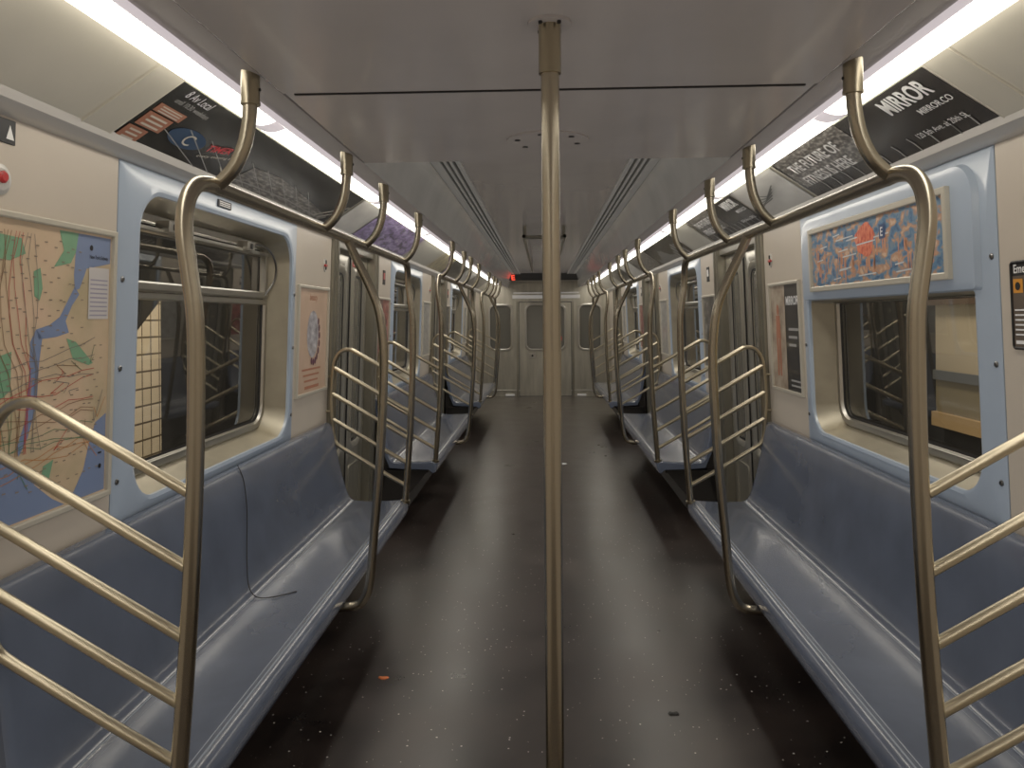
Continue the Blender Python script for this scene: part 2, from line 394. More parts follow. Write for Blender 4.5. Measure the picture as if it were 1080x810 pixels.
def make_ad_window(side, label, name):
    mp = lambda s, t, d: W(side, s, t, d)
    T = thing(name, label, 'window', (side*1.25, 2.97, .89), kind='structure')
    O = rrect(2.173, 3.767, .886, 1.967, .004, 8); O1 = rrect(2.180, 3.760, .893, 1.960, .006, 8)
    i0 = rrect(2.268, 3.690, .955, 1.580, .02, 8, .13); i1 = rrect(2.280, 3.678, .967, 1.570, .014, 8, .12)
    r1 = rrect(2.315, 3.640, 1.00, 1.560, .012, 8, .10)
    bm = B(); loops(bm, mp, [(O, .02), (O, .001), (O1, -.004), (rrect(2.25,3.708,.935,1.60,.03,8,.14), -.004), (i0, -.012), (i1, -.008), (i1, .01)])
    obj('surround', bm, M['blue'], T, smooth=True)
    bm = B(); loops(bm, mp, [(rrect(2.245,3.712,1.568,1.945,.10,8,.012), -.002), (rrect(2.252,3.705,1.573,1.938,.095,8,.012), -.022), (rrect(2.27,3.69,1.59,1.92,.085,8,.01), -.026)], cap_last=True)
    obj('raised_panel', bm, M['blue'], T, smooth=True)
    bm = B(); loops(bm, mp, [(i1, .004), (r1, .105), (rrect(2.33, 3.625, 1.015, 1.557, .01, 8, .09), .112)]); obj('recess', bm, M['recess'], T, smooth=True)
    bm = B(); loops(bm, mp, [(r1, .104), (rrect(2.322,3.633,1.007,1.558,.01,8,.095), .094), (rrect(2.345,3.610,1.03,1.556,.01,8,.08), .094), (rrect(2.352,3.603,1.037,1.554,.01,8,.075), .110)])
    f = obj('window_frame', bm, M['steel_light'], T, smooth=True)
    bm = B(); loops(bm, mp, [(rrect(2.352,3.603,1.037,1.554,.01,8,.075), .106), (rrect(2.364,3.591,1.049,1.552,.01,8,.065), .106)]); obj('gasket', bm, M['black'], f)
    bm = B(); flat(bm, mp, rrect(2.355,3.60,1.04,1.555,.01,8,.075), .116); obj('glass', bm, M['glass'], T, normals=False)
    bm = B()
    for s in (2.195, 3.745): screws(bm, mp, s, (1.03, 1.36, 1.66), -.004)
    split(obj('screw', bm, M['screw'], T))
    return T
wl = make_window(-1, 'pale blue framed hopper window behind the nearest left bench', 'window_1')
for k in (1, 2):
    c = copy_tree(wl, k*PITCH); c.name = f'window_{k+1}'; c['label'] = f'pale blue framed hopper window behind the {order[k]} left bench'
wr = make_ad_window(1, 'pale blue window with a framed picture above it, behind the nearest right bench', 'window_4')
wr2 = make_window(1, 'pale blue framed hopper window behind the middle right bench', 'window_5')
wr2.location.y += PITCH
c = copy_tree(wr2, PITCH); c.name = 'window_6'; c['label'] = 'pale blue framed hopper window behind the farthest right bench'

# ------------------------------------------------------------------ side doors
def make_door(side, name, label):
    mp = lambda s, t, d: W(side, s, t, d)
    T = thing(name, label, 'door', (side*1.27, 4.99, 0), kind='structure')
    for s0, s1 in ((4.405, 4.495), (5.485, 5.58)):
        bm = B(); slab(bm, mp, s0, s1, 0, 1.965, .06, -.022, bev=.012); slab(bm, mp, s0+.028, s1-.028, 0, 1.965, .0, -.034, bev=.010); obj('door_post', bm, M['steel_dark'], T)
    for s0, s1 in ((4.50, 4.985), (4.993, 5.48)):
        c0, c1 = (s0+s1)/2-.125, (s0+s1)/2+.125
        bm = B(); O = rrect(s0, s1, .02, 1.925, .004, 6); loops(bm, mp, [(O, .075), (O, .045), (rrect(s0+.006,s1-.006,.026,1.919,.004,6), .040),
            (rrect(c0-.05,c1+.05,.62,1.84,.10,6), .040), (rrect(c0-.04,c1+.04,.63,1.83,.095,6), .031), (rrect(c0-.02,c1+.02,.65,1.81,.085,6), .031), (rrect(c0,c1,.67,1.79,.07,6), .046)])
        L = obj('door_panel', bm, M['steel'], T, smooth=True)
        bm = B(); loops(bm, mp, [(rrect(c0,c1,.67,1.79,.07,6), .044), (rrect(c0+.012,c1-.012,.682,1.778,.06,6), .044)]); obj('gasket', bm, M['black'], L)
        bm = B(); flat(bm, mp, rrect(c0,c1,.67,1.79,.07,6), .052); obj('pane', bm, M['glassdark'], L)
        bm = B(); frame(bm, mp, c0-.03, c1+.03, .10, .52, .012, .042, .034, r=.03); obj('kick_panel', bm, M['steel'], L)
    bm = B(); slab(bm, mp, 4.983, 4.995, .02, 1.92, .06, .032, bev=.003); obj('door_seal', bm, M['black'], T)
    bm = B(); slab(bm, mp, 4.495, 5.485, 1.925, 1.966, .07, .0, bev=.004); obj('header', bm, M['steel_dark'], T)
    bm = B(); slab(bm, mp, 4.52, 5.46, .0, .02, .07, -.09, bev=.003); obj('threshold', bm, M['steel'], T)
    bm = B(); slab(bm, mp, 5.05, 5.30, 1.845, 1.90, .041, .036, bev=.001); s = obj('warning_sticker', bm, M['red'] if side < 0 else M['steel_light'], T)
    bm = B()
    for q in (1.858, 1.872, 1.886): ribbon(bm, mp, [(5.07,q),(5.28,q)], .005, .0355)
    obj('sticker_print', bm, M['white'] if side < 0 else M['black'], s)
    return T
n = 1
for side in (-1, 1):
    d0 = make_door(side, f'door_{n}', f'pair of stainless sliding doors past the nearest {sidename[side]} bench'); n += 1
    for k in (1, 2):
        c = copy_tree(d0, k*PITCH); c.name = f'door_{n}'; n += 1
        c['label'] = f'pair of stainless sliding doors past the {order[k]} {sidename[side]} bench'

# ------------------------------------------------------------------ end wall with its door
E3 = lambda s, t, d: Vector((s, YF+d, t))
T = thing('wall_back', 'stainless end wall at the far end of the car', 'wall', (0, YF, 0), kind='structure')
bm = B()
def endpanel(x0, x1, w0, w1):
    O = rrect(x0, x1, 0, 1.80, .004, 6); loops(bm, E3, [(O, .03), (O, 0), (rrect(w0-.03, w1+.03, .87, 1.755, .13, 6), 0), (rrect(w0,w1,.90,1.725,.10,6), .02)])
endpanel(-1.32, -.52, -1.03, -.63); endpanel(.56, 1.32, .67, 1.07)
box(bm, -1.34, 1.34, YF, YF+.04, 1.80, 2.34)
obj('bulkhead_panel', bm, M['steel'], T)
for a in (-1.03, .67):
    bm = B(); frame(bm, E3, a-.035, a+.435, .865, 1.76, .04, .0, -.025, r=.13, n=6); fr = obj('window_rim', bm, M['steel_light'], T, smooth=True)
    bm = B(); flat(bm, E3, rrect(a,a+.4,.90,1.725,.10,6), .015); obj('pane', bm, M['glassdark'], fr)
bm = B(); slab(bm, E3, -.60, .68, 1.86, 1.93, 0, -.03, bev=.01); slab(bm, E3, -.58, .66, 1.955, 1.98, 0, -.02, bev=.006); split(obj('header_band', bm, M['white'], T))
bm = B(); slab(bm, E3, -1.25, 1.25, .10, .125, 0, -.01); obj('kick_line', bm, M['steel_light'], T)
for a in (-.74, .62):  # white plates painted in place of light reflected at the wall foot
    bm = B(); slab(bm, E3, a, a+.17, .012, .045, 0, -.03); obj('floor_reflection', bm, M['white'], T)
T = thing('door_7', 'stainless end door with a wide rounded window at the far end of the aisle', 'door', (.02, YF, 0), kind='structure')
bm = B(); O = rrect(-.47, .51, .01, 1.785, .01, 6)
loops(bm, E3, [(O, .03), (O, -.012), (rrect(-.36,.41,.875,1.755,.13,6), -.012), (rrect(-.33,.38,.905,1.725,.10,6), .01)]); L = obj('door_panel', bm, M['steel'], T)
bm = B(); frame(bm, E3, -.37, .42, .865, 1.765, .042, -.01, -.035, r=.14, n=6); obj('window_rim', bm, M['steel_light'], T, smooth=True)
bm = B(); flat(bm, E3, rrect(-.33,.38,.905,1.725,.10,6), .0); obj('pane', bm, M['glassdark'], T)
for a, b in ((-.525, -.48), (.52, .565)):
    bm = B(); slab(bm, E3, a, b, 0, 1.80, 0, -.035, bev=.006); obj('door_post', bm, M['steel_dark'], T)
bm = B(); slab(bm, E3, -.30, -.16, .72, .83, -.01, -.03, bev=.005); lk = obj('lock', bm, M['steel_light'], T)
bm = B(); slab(bm, E3, -.245, -.205, .755, .795, -.03, -.034, r=.018, n=4, bev=.001); obj('keyhole', bm, M['black'], lk)
bm = B(); flat(bm, E3, disc_pts(.23, 1.10, .105), -.004); st = obj('round_sticker', bm, M['red'], T, label='round red warning sticker')
bm = B(); ribbon(bm, E3, [(.16,1.13),(.30,1.13)], .018, -.006); ribbon(bm, E3, [(.15,1.10),(.31,1.10)], .018, -.006); ribbon(bm, E3, [(.17,1.07),(.29,1.07)], .018, -.006); obj('sticker_print', bm, M['white'], st)

# destination sign under the far ceiling
T = thing('destination_sign', 'black electronic destination sign with glowing red characters above the far end door', 'sign', (0, 14.2, 2.19))
SG = lambda s, t, d: Vector((s, 13.92+(.115-t)*3.3+d, 2.183+t))
bm = B(); v = []
for x in (-.74, .74):
    v.append([bm.verts.new(p) for p in ((x*.93, 13.92, 2.299), (x, 14.30, 2.185), (x, 14.64, 2.185), (x, 14.64, 2.299))])
for i in range(4): bm.faces.new((v[0][i], v[0][(i+1)%4], v[1][(i+1)%4], v[1][i]))
bm.faces.new(v[0][::-1]); bm.faces.new(v[1]); obj('housing', bm, M['blackgloss'], T)
bm = B(); box(bm, -.76, .76, 14.285, 14.31, 2.172, 2.186); obj('bottom_rim', bm, M['steel_light'], T)
lettering('E', .11, SG, -.60, .012, 1, -.01, 'route_character', M['led'], T, bold=.03, sx=1.3)
lettering('10', .10, SG, .16, .012, 1, -.01, 'time_characters', M['led'], T, bold=.03)

# ------------------------------------------------------------------ lamps
def lamp(side, s0, s1, label):
    T = thing('ceiling_lamp', label, 'lamp', (side*.9, (s0+s1)/2, 2.15), group=f'strip lamps along the {sidename[side]} ceiling edge')
    prof = [(.851,2.165),(.853,2.148),(.868,2.134),(.889,2.126),(.911,2.123),(.933,2.126),(.953,2.135),(.966,2.150),(.967,2.165)]
    bm = B(); extrude(bm, prof, s0+.004, s1-.10, side); obj('lens', bm, M['lens'], T, smooth=True)
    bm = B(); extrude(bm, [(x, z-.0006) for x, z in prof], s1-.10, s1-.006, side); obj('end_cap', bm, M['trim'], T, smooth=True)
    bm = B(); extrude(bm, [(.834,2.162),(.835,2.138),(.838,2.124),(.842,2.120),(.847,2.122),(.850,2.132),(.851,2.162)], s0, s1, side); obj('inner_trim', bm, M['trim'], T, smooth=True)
    bm = B()
    for q in (s0+.35, s1-.35): box(bm, side*.838, side*.848, q-.008, q+.008, 2.130, 2.140)
    split(obj('clip', bm, M['screw'], T))
lampcount = ['right behind the camera', 'nearest in view', 'second in view', 'third in view', 'fourth in view', 'fifth in view', 'sixth in view', 'seventh in view', 'eighth in view', 'last by the end wall']
for side in (-1, 1):
    s = -2.38; i = 0
    while s < YF-.3:
        e = min(s+1.64, YF-.02)
        if s > .7 or True:
            where = 'behind the camera' if e < .9 else f'{["first","second","third","fourth","fifth","sixth","seventh","eighth","ninth","tenth"][i]} from the front of the picture'
            lamp(side, s, e, f'lit white strip lamp on the {sidename[side]} ceiling edge, {where}')
            if e >= .9: i += 1
        s += 1.64

# ------------------------------------------------------------------ benches
BP = [(1.258,.900),(1.250,.912),(1.232,.908),(1.218,.885),(1.205,.82),(1.190,.72),(1.172,.62),(1.155,.545),(1.140,.492),(1.122,.465),(1.098,.456),
      (1.02,.452),(.92,.455),(.86,.459),(.835,.462),(.818,.460),(.803,.450),(.795,.432),(.795,.405),(.803,.382),(.815,.374),(.83,.374),(.85,.395),(1.02,.40),(1.14,.41),(1.19,.52),(1.23,.70),(1.262,.88)]
def make_bench(side):
    T = thing('bench', '', 'bench', (side*1.0, 2.99, 0), group='blue benches along the car walls')
    y0 = []; y1 = []
    for x, z in BP:
        back = max(0, min(1, (z-.46)/.3)) if x > 1.1 else 0
        e = .0 + .045*back; y0.append(1.585+e); y1.append(4.405-e)
    bm = B()
    # end caps are rounded by three extra sections
    secs = []
    for j, (f, ins) in enumerate(((0, .012), (.012, .003), (.03, 0))): secs.append((f, ins))
    rows = []
    cx = sum(p[0] for p in BP)/len(BP); cz = sum(p[1] for p in BP)/len(BP)
    def row(yf, ins): 
        r = []
        for i, (x, z) in enumerate(BP):
            a = Vector(BP[i-1]); b = Vector(BP[(i+1)%len(BP)]); t = (b-a).normalized(); nrm = Vector((-t.y, t.x))
            r.append(bm.verts.new((side*(x-nrm.x*ins*-1), yf(i), z+nrm.y*ins)))
        return r
    rows = [row(lambda i: y0[i], .008), row(lambda i: y0[i]+.010, .002), row(lambda i: y0[i]+.03, 0)]
    for k in range(1, 8): rows.append(row(lambda i, k=k: y0[i]+.03+(y1[i]-y0[i]-.06)*k/8, 0))
    rows += [row(lambda i: y1[i]-.03, 0), row(lambda i: y1[i]-.010, .002), row(lambda i: y1[i], .008)]
    m = len(BP)
    for a, b in zip(rows, rows[1:]):
        for i in range(m): bm.faces.new((a[i], a[(i+1)%m], b[(i+1)%m], b[i]))
    bm.faces.new(rows[0][::-1]); bm.faces.new(rows[-1])
    shell = obj('seat_shell', bm, M['seat'], T, smooth=True)
    # painted highlights: thin pale beads along crease and lip
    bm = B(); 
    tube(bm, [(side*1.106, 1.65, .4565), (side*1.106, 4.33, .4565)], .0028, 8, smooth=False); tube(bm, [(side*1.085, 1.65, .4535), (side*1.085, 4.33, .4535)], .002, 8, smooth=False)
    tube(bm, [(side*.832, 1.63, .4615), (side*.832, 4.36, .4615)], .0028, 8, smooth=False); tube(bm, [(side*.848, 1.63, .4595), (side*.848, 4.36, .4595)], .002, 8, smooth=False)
    obj('highlight_bead', bm, M['seat_highlight'], shell, smooth=True)
    bm = B(); box(bm, side*1.02, side*1.22, 1.70, 4.30, .10, .395)
    obj('heater_box', bm, M['under'], T, bevel=.006)
    for y in (1.66, 4.30):
        bm = B(); extrude(bm, [(.86,.388),(1.245,.392),(1.245,.60),(1.215,.60),(1.16,.41),(1.24,.10),(1.10,.10)], y, y+.03, side); obj('bracket', bm, M['under'], T)
    bm = B(); box(bm, side*.86, side*1.22, 1.63, 4.36, .372, .392); obj('underside_pan', bm, M['under'], T)
    return T
for side in (-1, 1):
    b0 = make_bench(side)
    b0['label'] = f'nearest {sidename[side]} bench, glossy blue-grey moulded shell' + (' with a thin wire trailing over it' if side < 0 else ' under the framed picture window')
    for k in (1, 2):
        c = copy_tree(b0, k*PITCH); c['label'] = f'{order[k]} {sidename[side]} bench, glossy blue-grey moulded shell beyond the {"first" if k==1 else "second"} {sidename[side]} doors'

# ------------------------------------------------------------------ handrail frames
def make_handrail(side):
    T = thing('handrail', '', 'handrail', (side*.8, 2.99, .46), group='steel handrail frames over the benches')
    S = lambda p: (side*p[0], p[1], p[2])
    R = .0175
    bm = B(); tube(bm, [S((.776,1.79,1.812)), S((.776,4.19,1.812))], R, 16, smooth=False); obj('overhead_rail', bm, M['pole'], T, smooth=True)
    end = [(.776,1.80,1.812),(.776,1.74,1.812),(.777,1.675,1.797),(.779,1.634,1.755),(.779,1.62,1.69),(.768,1.62,1.60),(.756,1.62,1.50),(.755,1.62,1.35),(.760,1.62,1.15),(.773,1.62,.88),(.792,1.62,.62),(.806,1.62,.452)]
    loop = [(.775,1.132),(.98,1.250),(1.075,1.305),(1.120,1.325),(1.165,1.315),(1.198,1.275),(1.214,1.21),(1.224,1.05),(1.219,.90),(1.214,.83),(1.198,.788),(1.165,.762),(1.10,.723),(.95,.634),(.800,.548)]
    for mir in (0, 1):
        Yf = (lambda y: y) if not mir else (lambda y: 5.98-y)
        bm = B(); tube(bm, [S((x, Yf(y), z)) for x, y, z in end], R+.001, 16); 
        obj('end_stanchion', bm, M['pole'], T, smooth=True)
        bm = B(); tube(bm, [S((.805,Yf(1.62),.466)), S((.806,Yf(1.62),.452))], .027, 16, smooth=False); obj('floor_flange' if 0 else 'flange', bm, M['collar'], T, smooth=True)
        yb = Yf(1.62)
        bm = B(); tube(bm, [S((x, yb, z)) for x, z in loop], .0122, 10); obj('gate_loop', bm, M['bar'], T, smooth=True)
        for z1 in (1.222, 1.073, .925):
            x1 = 1.212 if z1 > 1.2 else (1.222 if z1 > 1 else 1.219)
            z0 = z1-.582*(x1-.782); x0 = .765 if z0 > .9 else (.775 if z0 > .75 else .785)
            bm = B(); tube(bm, [S((x0, yb, z1-.582*(x1-x0))), S((x1, yb, z1))], .0122, 10, smooth=False); obj('gate_bar', bm, M['bar'], T, smooth=True)
        if not mir: continue
        yw = 4.385
        bm = B(); tube(bm, [S((1.222, yw, .90)), S((1.215, yw, 1.245))], .014, 12, smooth=False)
        for z in (.97, 1.17): tube(bm, [S((1.22, yw, z)), S((1.262, yw, z))], .007, 8, smooth=False)
        obj('wall_post', bm, M['bar'], T, smooth=True)
    c = [(.776,2.99,1.812),(.742,2.99,1.735),(.690,2.99,1.625),(.655,2.99,1.53),(.640,2.99,1.42),(.637,2.99,1.30),(.645,2.99,1.10),(.658,2.99,.90),(.678,2.99,.68),(.690,2.99,.54),(.700,2.99,.46),(.717,2.99,.41),(.750,2.99,.378),(.84,2.99,.366)]
    bm = B(); tube(bm, [S(p) for p in c], R, 16); obj('center_stanchion', bm, M['pole'], T, smooth=True)
    for y in (1.77, 2.65, 3.27, 4.19):
        a = [(.690,y,2.06),(.691,y,2.00),(.695,y,1.955),(.706,y,1.905),(.728,y,1.858),(.754,y,1.828),(.776,y,1.812)]
        bm = B(); tube(bm, [S(p) for p in a], .0165, 14); A = obj('ceiling_arm', bm, M['pole'], T, smooth=True)
        bm = B(); tube(bm, [S((.690,y,2.078)), S((.690,y,2.005))], .0215, 16, smooth=False); tube(bm, [S((.690,y,2.007)), S((.690,y,2.000))], .0225, 16, smooth=False)
        cl = obj('collar', bm, M['collar'], A, smooth=True)
        bm = B(); tube(bm, [S((.668,y,2.035)), S((.666,y,2.035))], .004, 8, smooth=False); obj('set_screw', bm, M['black'], cl)
    return T
for side in (-1, 1):
    h0 = make_handrail(side); h0['label'] = f'nearest {sidename[side]} steel handrail frame with slanted gate bars, over the closest bench'
    for k in (1, 2):
        c = copy_tree(h0, k*PITCH); c['label'] = f'{order[k]} {sidename[side]} steel handrail frame with slanted gate bars, beyond the {"first" if k==1 else "second"} {sidename[side]} doors'

# centre pole
T = thing('grab_pole', 'vertical steel grab pole in the middle of the aisle', 'pole', (.004, 1.475, 0))
bm = B(); tube(bm, [(.004,1.475,0), (.004,1.475,2.0)], .0175, 24, smooth=False); obj('pole', bm, M['pole'], T, smooth=True)
bm = B(); tube(bm, [(.004,1.475,1.965), (.004,1.475,2.058)], .0215, 24, smooth=False); cl = obj('collar', bm, M['collar'], T, smooth=True)
bm = B(); tube(bm, [(.004,1.475,2.057), (.004,1.475,2.065)], .042, 28, smooth=False); obj('ceiling_flange', bm, M['ceil'], T, smooth=True)
bm = B()
for a in (-.6, .6, 2.5, 3.8): tube(bm, [(.004+.031*math.cos(a-PI/2), 1.475+.031*math.sin(a-PI/2), 2.052), (.004+.031*math.cos(a-PI/2), 1.475+.031*math.sin(a-PI/2), 2.058)], .004, 8, smooth=False)
split(obj('screw', bm, M['black'], T))
bm = B(); tube(bm, [(.004,1.475,.001), (.004,1.475,.012)], .045, 28, smooth=False); obj('floor_flange', bm, M['collar'], T, smooth=True)
# ceiling disc
T = thing('ceiling_cover_plate', 'round grey cover plate on the ceiling just beyond the centre pole', 'cover plate', (.006, 2.47, 2.068))
bm = B(); tube(bm, [(.006,2.47,2.062), (.006,2.47,2.068)], .132, 40, smooth=False); obj('plate', bm, M['ceil'], T, smooth=True)
bm = B()
for k in range(6):
    a = 2*PI*k/6+.3; tube(bm, [(.006+.10*math.cos(a), 2.47+.10*math.sin(a), 2.0600), (.006+.10*math.cos(a), 2.47+.10*math.sin(a), 2.0625)], .009, 10, smooth=False)
split(obj('hole', bm, M['black'], T))
# ceiling handrail far down the aisle
T = thing('ceiling_handrail', 'long U-shaped steel rail hanging below the centre ceiling, far down the aisle', 'handrail', (.0, 9, 2.2))
bm = B(); tube(bm, [(-.175,11.5,2.30),(-.175,11.47,2.25),(-.175,11.4,2.205),(-.175,11.2,2.20),(-.175,7.0,2.20),(-.175,6.83,2.198),(-.165,6.74,2.197),(-.14,6.70,2.197),(.14,6.70,2.197),(.165,6.74,2.197),(.175,6.83,2.198),(.175,7.0,2.20),(.175,11.2,2.20),(.175,11.4,2.205),(.175,11.47,2.25),(.175,11.5,2.30)], .0165, 12, n=3)
obj('rail', bm, M['steel_dark'], T, smooth=True)
for x in (-.17, .17):
    bm = B(); tube(bm, [(x,6.74,2.197),(x,6.74,2.30)], .0165, 12, smooth=False); obj('hanger', bm, M['steel_dark'], T, smooth=True)

# ------------------------------------------------------------------ advertising cards in the coves
def card(side, s0, s1, m, label, name='advertising_card'):
    mp = lambda s, v, e: AD(side, s, v, e)
    T = thing(name, label, 'advertisement', (side*1.1, (s0+s1)/2, 2.0), group=f'advertising cards in the {sidename[side]} rack')
    bm = B(); flat(bm, mp, rect(s0, s1, .01, .985), .002); obj('card', bm, m, T, normals=False)
    return T, mp
A_dark = art('dark_city_print', [(.35,(.018,.017,.016)),(.55,(.06,.057,.05)),(.72,(.18,.175,.16))], 5, (3,1,1), 8)
A_grit = art('charcoal_photo_print', [(.35,(.04,.037,.034)),(.5,(.10,.09,.08)),(.62,(.28,.26,.23))], 12, (2,1,1), 10)
A_white = art('pale_grey_print', [(.3,(.46,.44,.41)),(.7,(.58,.56,.51))], 3)
A_purple = art('purple_leaf_print', [(.34,(.07,.07,.07)),(.47,(.22,.16,.33)),(.58,(.36,.28,.52)),(.75,(.6,.58,.6))], 7, (2,1,1), 9, dist=1.)
A_lines = art('cream_line_print', [(.2,(.58,.56,.49)),(.75,(.48,.45,.38)),(.9,(.26,.24,.19))], 4, (3,1,1), 4, kind='wave', dist=3)
A_yell = art('yellow_print', [(.3,(.52,.46,.24)),(.5,(.35,.30,.2)),(.7,(.15,.13,.1))], 4, (2,1,1), 5)
A_char = mat('charcoal_card', (.032,.029,.027), .22, coat=.4)
A_blk = mat('black_card', (.022,.022,.021), .2, coat=.5)
print_grey = mat('grey_print', (.30,.29,.27), .5); print_red = mat('red_print', (.55,.05,.06), .5); print_blue = mat('blue_print', (.03,.06,.115), .4)
print_rust = mat('rust_print', (.36,.14,.08), .5); print_cream = mat('cream_print', (.62,.56,.46), .5); print_green = mat('green_print', (.05,.20,.12), .5); print_mid = mat('mid_grey_print', (.12,.12,.11), .5)

# left: dark subway picture with route badge
T, mp = card(-1, 2.045, 4.13, A_blk, 'long black advertising card with a blue C badge and red lettering')
lettering('8 Av Local', .16, mp, 2.11, .81, 1, .005, 'route_lettering', mat('soft_white_print', (.45,.43,.44), .5), T, sx=.22, shear=.25)
lettering('until 10:30 weekdays', .10, mp, 2.10, .70, 1, .005, 'small_lettering', print_grey, T, sx=.24)
bm = B(); flat(bm, mp, disc_pts(2.34, .37, .11, .145, 28), .004); bd = obj('route_badge', bm, print_blue, T)
lettering('C', .24, mp, 2.345, .285, 1, .006, 'badge_letter', print_cream, bd, sx=.36, align='CENTER')
lettering('TIMER IN', .17, mp, 2.47, .33, 1, .006, 'red_lettering', mat('bright_red_print', (.75,.06,.07), .5), T, sx=.30, bold=.003, slope=.8)
lettering('every evening train', .07, mp, 2.47, .21, 1, .005, 'caption', print_cream, T, sx=.42, slope=.9)
for s0, s1, v0, v1 in ((2.06,2.16,.04,.24),(2.07,2.20,.27,.48),(2.07,2.22,.50,.62)):
    bm = B(); flat(bm, mp, [(s0,v0),(s1,v0),(s1,v1),(s0,v1)], .004); rb = obj('rust_block', bm, print_rust, T)
    for i in range(3):
        bm = B(); ribbon(bm, mp, [(s0+.02,v0+(i+.6)*(v1-v0)/3.4),(s1-.02,v0+(i+.6)*(v1-v0)/3.4)], (v1-v0)*.12, .005); obj('block_print', bm, print_cream, rb)
for s in (2.20, 2.30, 2.45, 2.62, 2.80, 2.96, 3.12, 3.29, 3.47):
    bm = B(); ribbon(bm, mp, [(s,.50 if s > 2.25 else .36),(s+.36,.03)], .008, .0045); obj('rail_line', bm, print_grey, T)
bm = B(); ribbon(bm, mp, [(2.72,.12),(3.0,.17),(3.4,.19),(3.85,.13)], .02, .005); obj('long_line', bm, print_grey, T)
bm = B(); flat(bm, mp, [(2.8,.02),(3.9,.02),(4.0,.2),(3.6,.36),(3.1,.5),(2.85,.45)], .0035); obj('track_picture', bm, A_grit, T, normals=False)
for a, b in (((3.80,.12),(4.11,.62)), ((3.88,.12),(4.11,.5)), ((2.66,.22),(2.74,.10))):
    bm = B(); ribbon(bm, mp, [a, b], .010, .005); obj('corner_line', bm, print_cream, T)
for s0, s1, m, lb in ((4.17,4.64,A_white,'short blank pale card between the black card and the purple card'),
                      (4.67,6.30,A_purple,'purple leafy advertising card above the first left doors'),
                      (6.34,7.60,A_lines,'cream card with thin drawn lines in the left rack past the purple card'),
                      (7.64,8.60,A_yell,'yellow and cream card in the left rack above the second left doors'),
                      (8.64,10.1,A_dark,'dark picture card in the left rack behind the farthest arms'),
                      (10.14,11.4,A_white,'pale grey card in the left rack, second from the far end'),
                      (11.44,13.6,A_grit,'charcoal photo card at the far end of the left rack')): card(-1, s0, s1, m, lb)

def mirror_card(s0, s1, label, sc=1.):
    T, mp = card(1, s0, s1, A_char, label)
    w = s1-s0
    bm = B(); flat(bm, mp, rect(s0+w*.46, s1-.03, .30, .975), .0035); obj('textured_photo', bm, A_grit, T, normals=False)
    lettering('MIRROR', .31*sc, mp, s0+w*.240, .66, -1, .005, 'large_lettering', M['white'], T, bold=.03, sx=.225)
    lettering('MIRROR.CO', .12*sc, mp, s0+w*.158, .48, -1, .005, 'web_lettering', M['white'], T, bold=.01, sx=.27)
    lettering('120 5th Ave. at 20th St.', .115*sc, mp, s0+w*.262, .22, -1, .005, 'address_lettering', M['white'], T, sx=.255)
    lettering('THE FUTURE OF', .27*sc, mp, s0+w*.925, .60, -1, .006, 'slogan_lettering', M['white'], T, bold=.015, sx=.25)
    lettering('FITNESS IS HERE', .27*sc, mp, s0+w*.930, .31, -1, .006, 'slogan_lettering', M['white'], T, bold=.015, sx=.245)
    for q in (.06,.13,.22,.30,.38,.46,.54,.62,.70,.78,.86):
        bm = B(); ribbon(bm, mp, [(s0+w*q,.30),(s0+w*q-.004,.2),(s0+w*q+.006,.01)], .007, .0045); obj('equipment_line', bm, print_grey if int(q*50)%2 else print_mid, T)
    return T
mirror_card(2.055, 3.38, 'black fitness card reading MIRROR, nearest in the right rack')
T, mp = card(1, 3.42, 4.13, A_white, 'pale card with dark scribbled strokes between two black fitness cards')
for i in range(5):
    bm = B(); ribbon(bm, mp, [(3.60+i*.04,.66-i*.06),(3.78+i*.035,.50-i*.03),(3.86+i*.04,.58-i*.07)], .018, .005); obj('scribble', bm, print_mid, T)
mirror_card(4.17, 5.38, 'second black fitness card reading MIRROR, right rack above the first doors')
T, mp = card(1, 5.42, 6.10, A_lines, 'pale card with thin lines after the second black fitness card, right rack')
T, mp = card(1, 6.14, 7.70, A_blk, 'black card with slanting white strokes above the middle right bench')
for i in range(14):
    bm = B(); ribbon(bm, mp, [(6.25+i*.10,.05),(6.28+i*.10,.45+.2*math.sin(i*.9))], .014, .004); obj('white_stroke', bm, M['white'], T)
for s0, s1, m, lb in ((7.74,9.1,A_grit,'charcoal photo card in the right rack above the second right doors'),
                      (9.14,10.2,A_white,'pale grey card in the right rack over the farthest right bench'),
                      (10.24,11.7,A_dark,'dark picture card in the right rack, second from the far end'),
                      (11.74,13.6,A_lines,'cream lined card at the far end of the right rack')): card(1, s0, s1, m, lb)
# blank cove covers nearest the camera
for side in (-1, 1):
    mp = lambda s, v, e, side=side: AD(side, s, v, e)
    T = thing('cove_cover', f'blank pale cove cover in the near {"upper left" if side<0 else "upper right"} corner of the picture', 'cover panel', (side*1.1, 1, 2.0))
    bm = B(); slab(bm, mp, -2.4, 1.90, .0, .99, -.003, .004, bev=.003); obj('cover', bm, M['cover'], T)
    bm = B(); slab(bm, mp, 1.905, 2.035, .0, .99, -.003, .008, bev=.004); obj('joint_strip', bm, M['cover'], T)

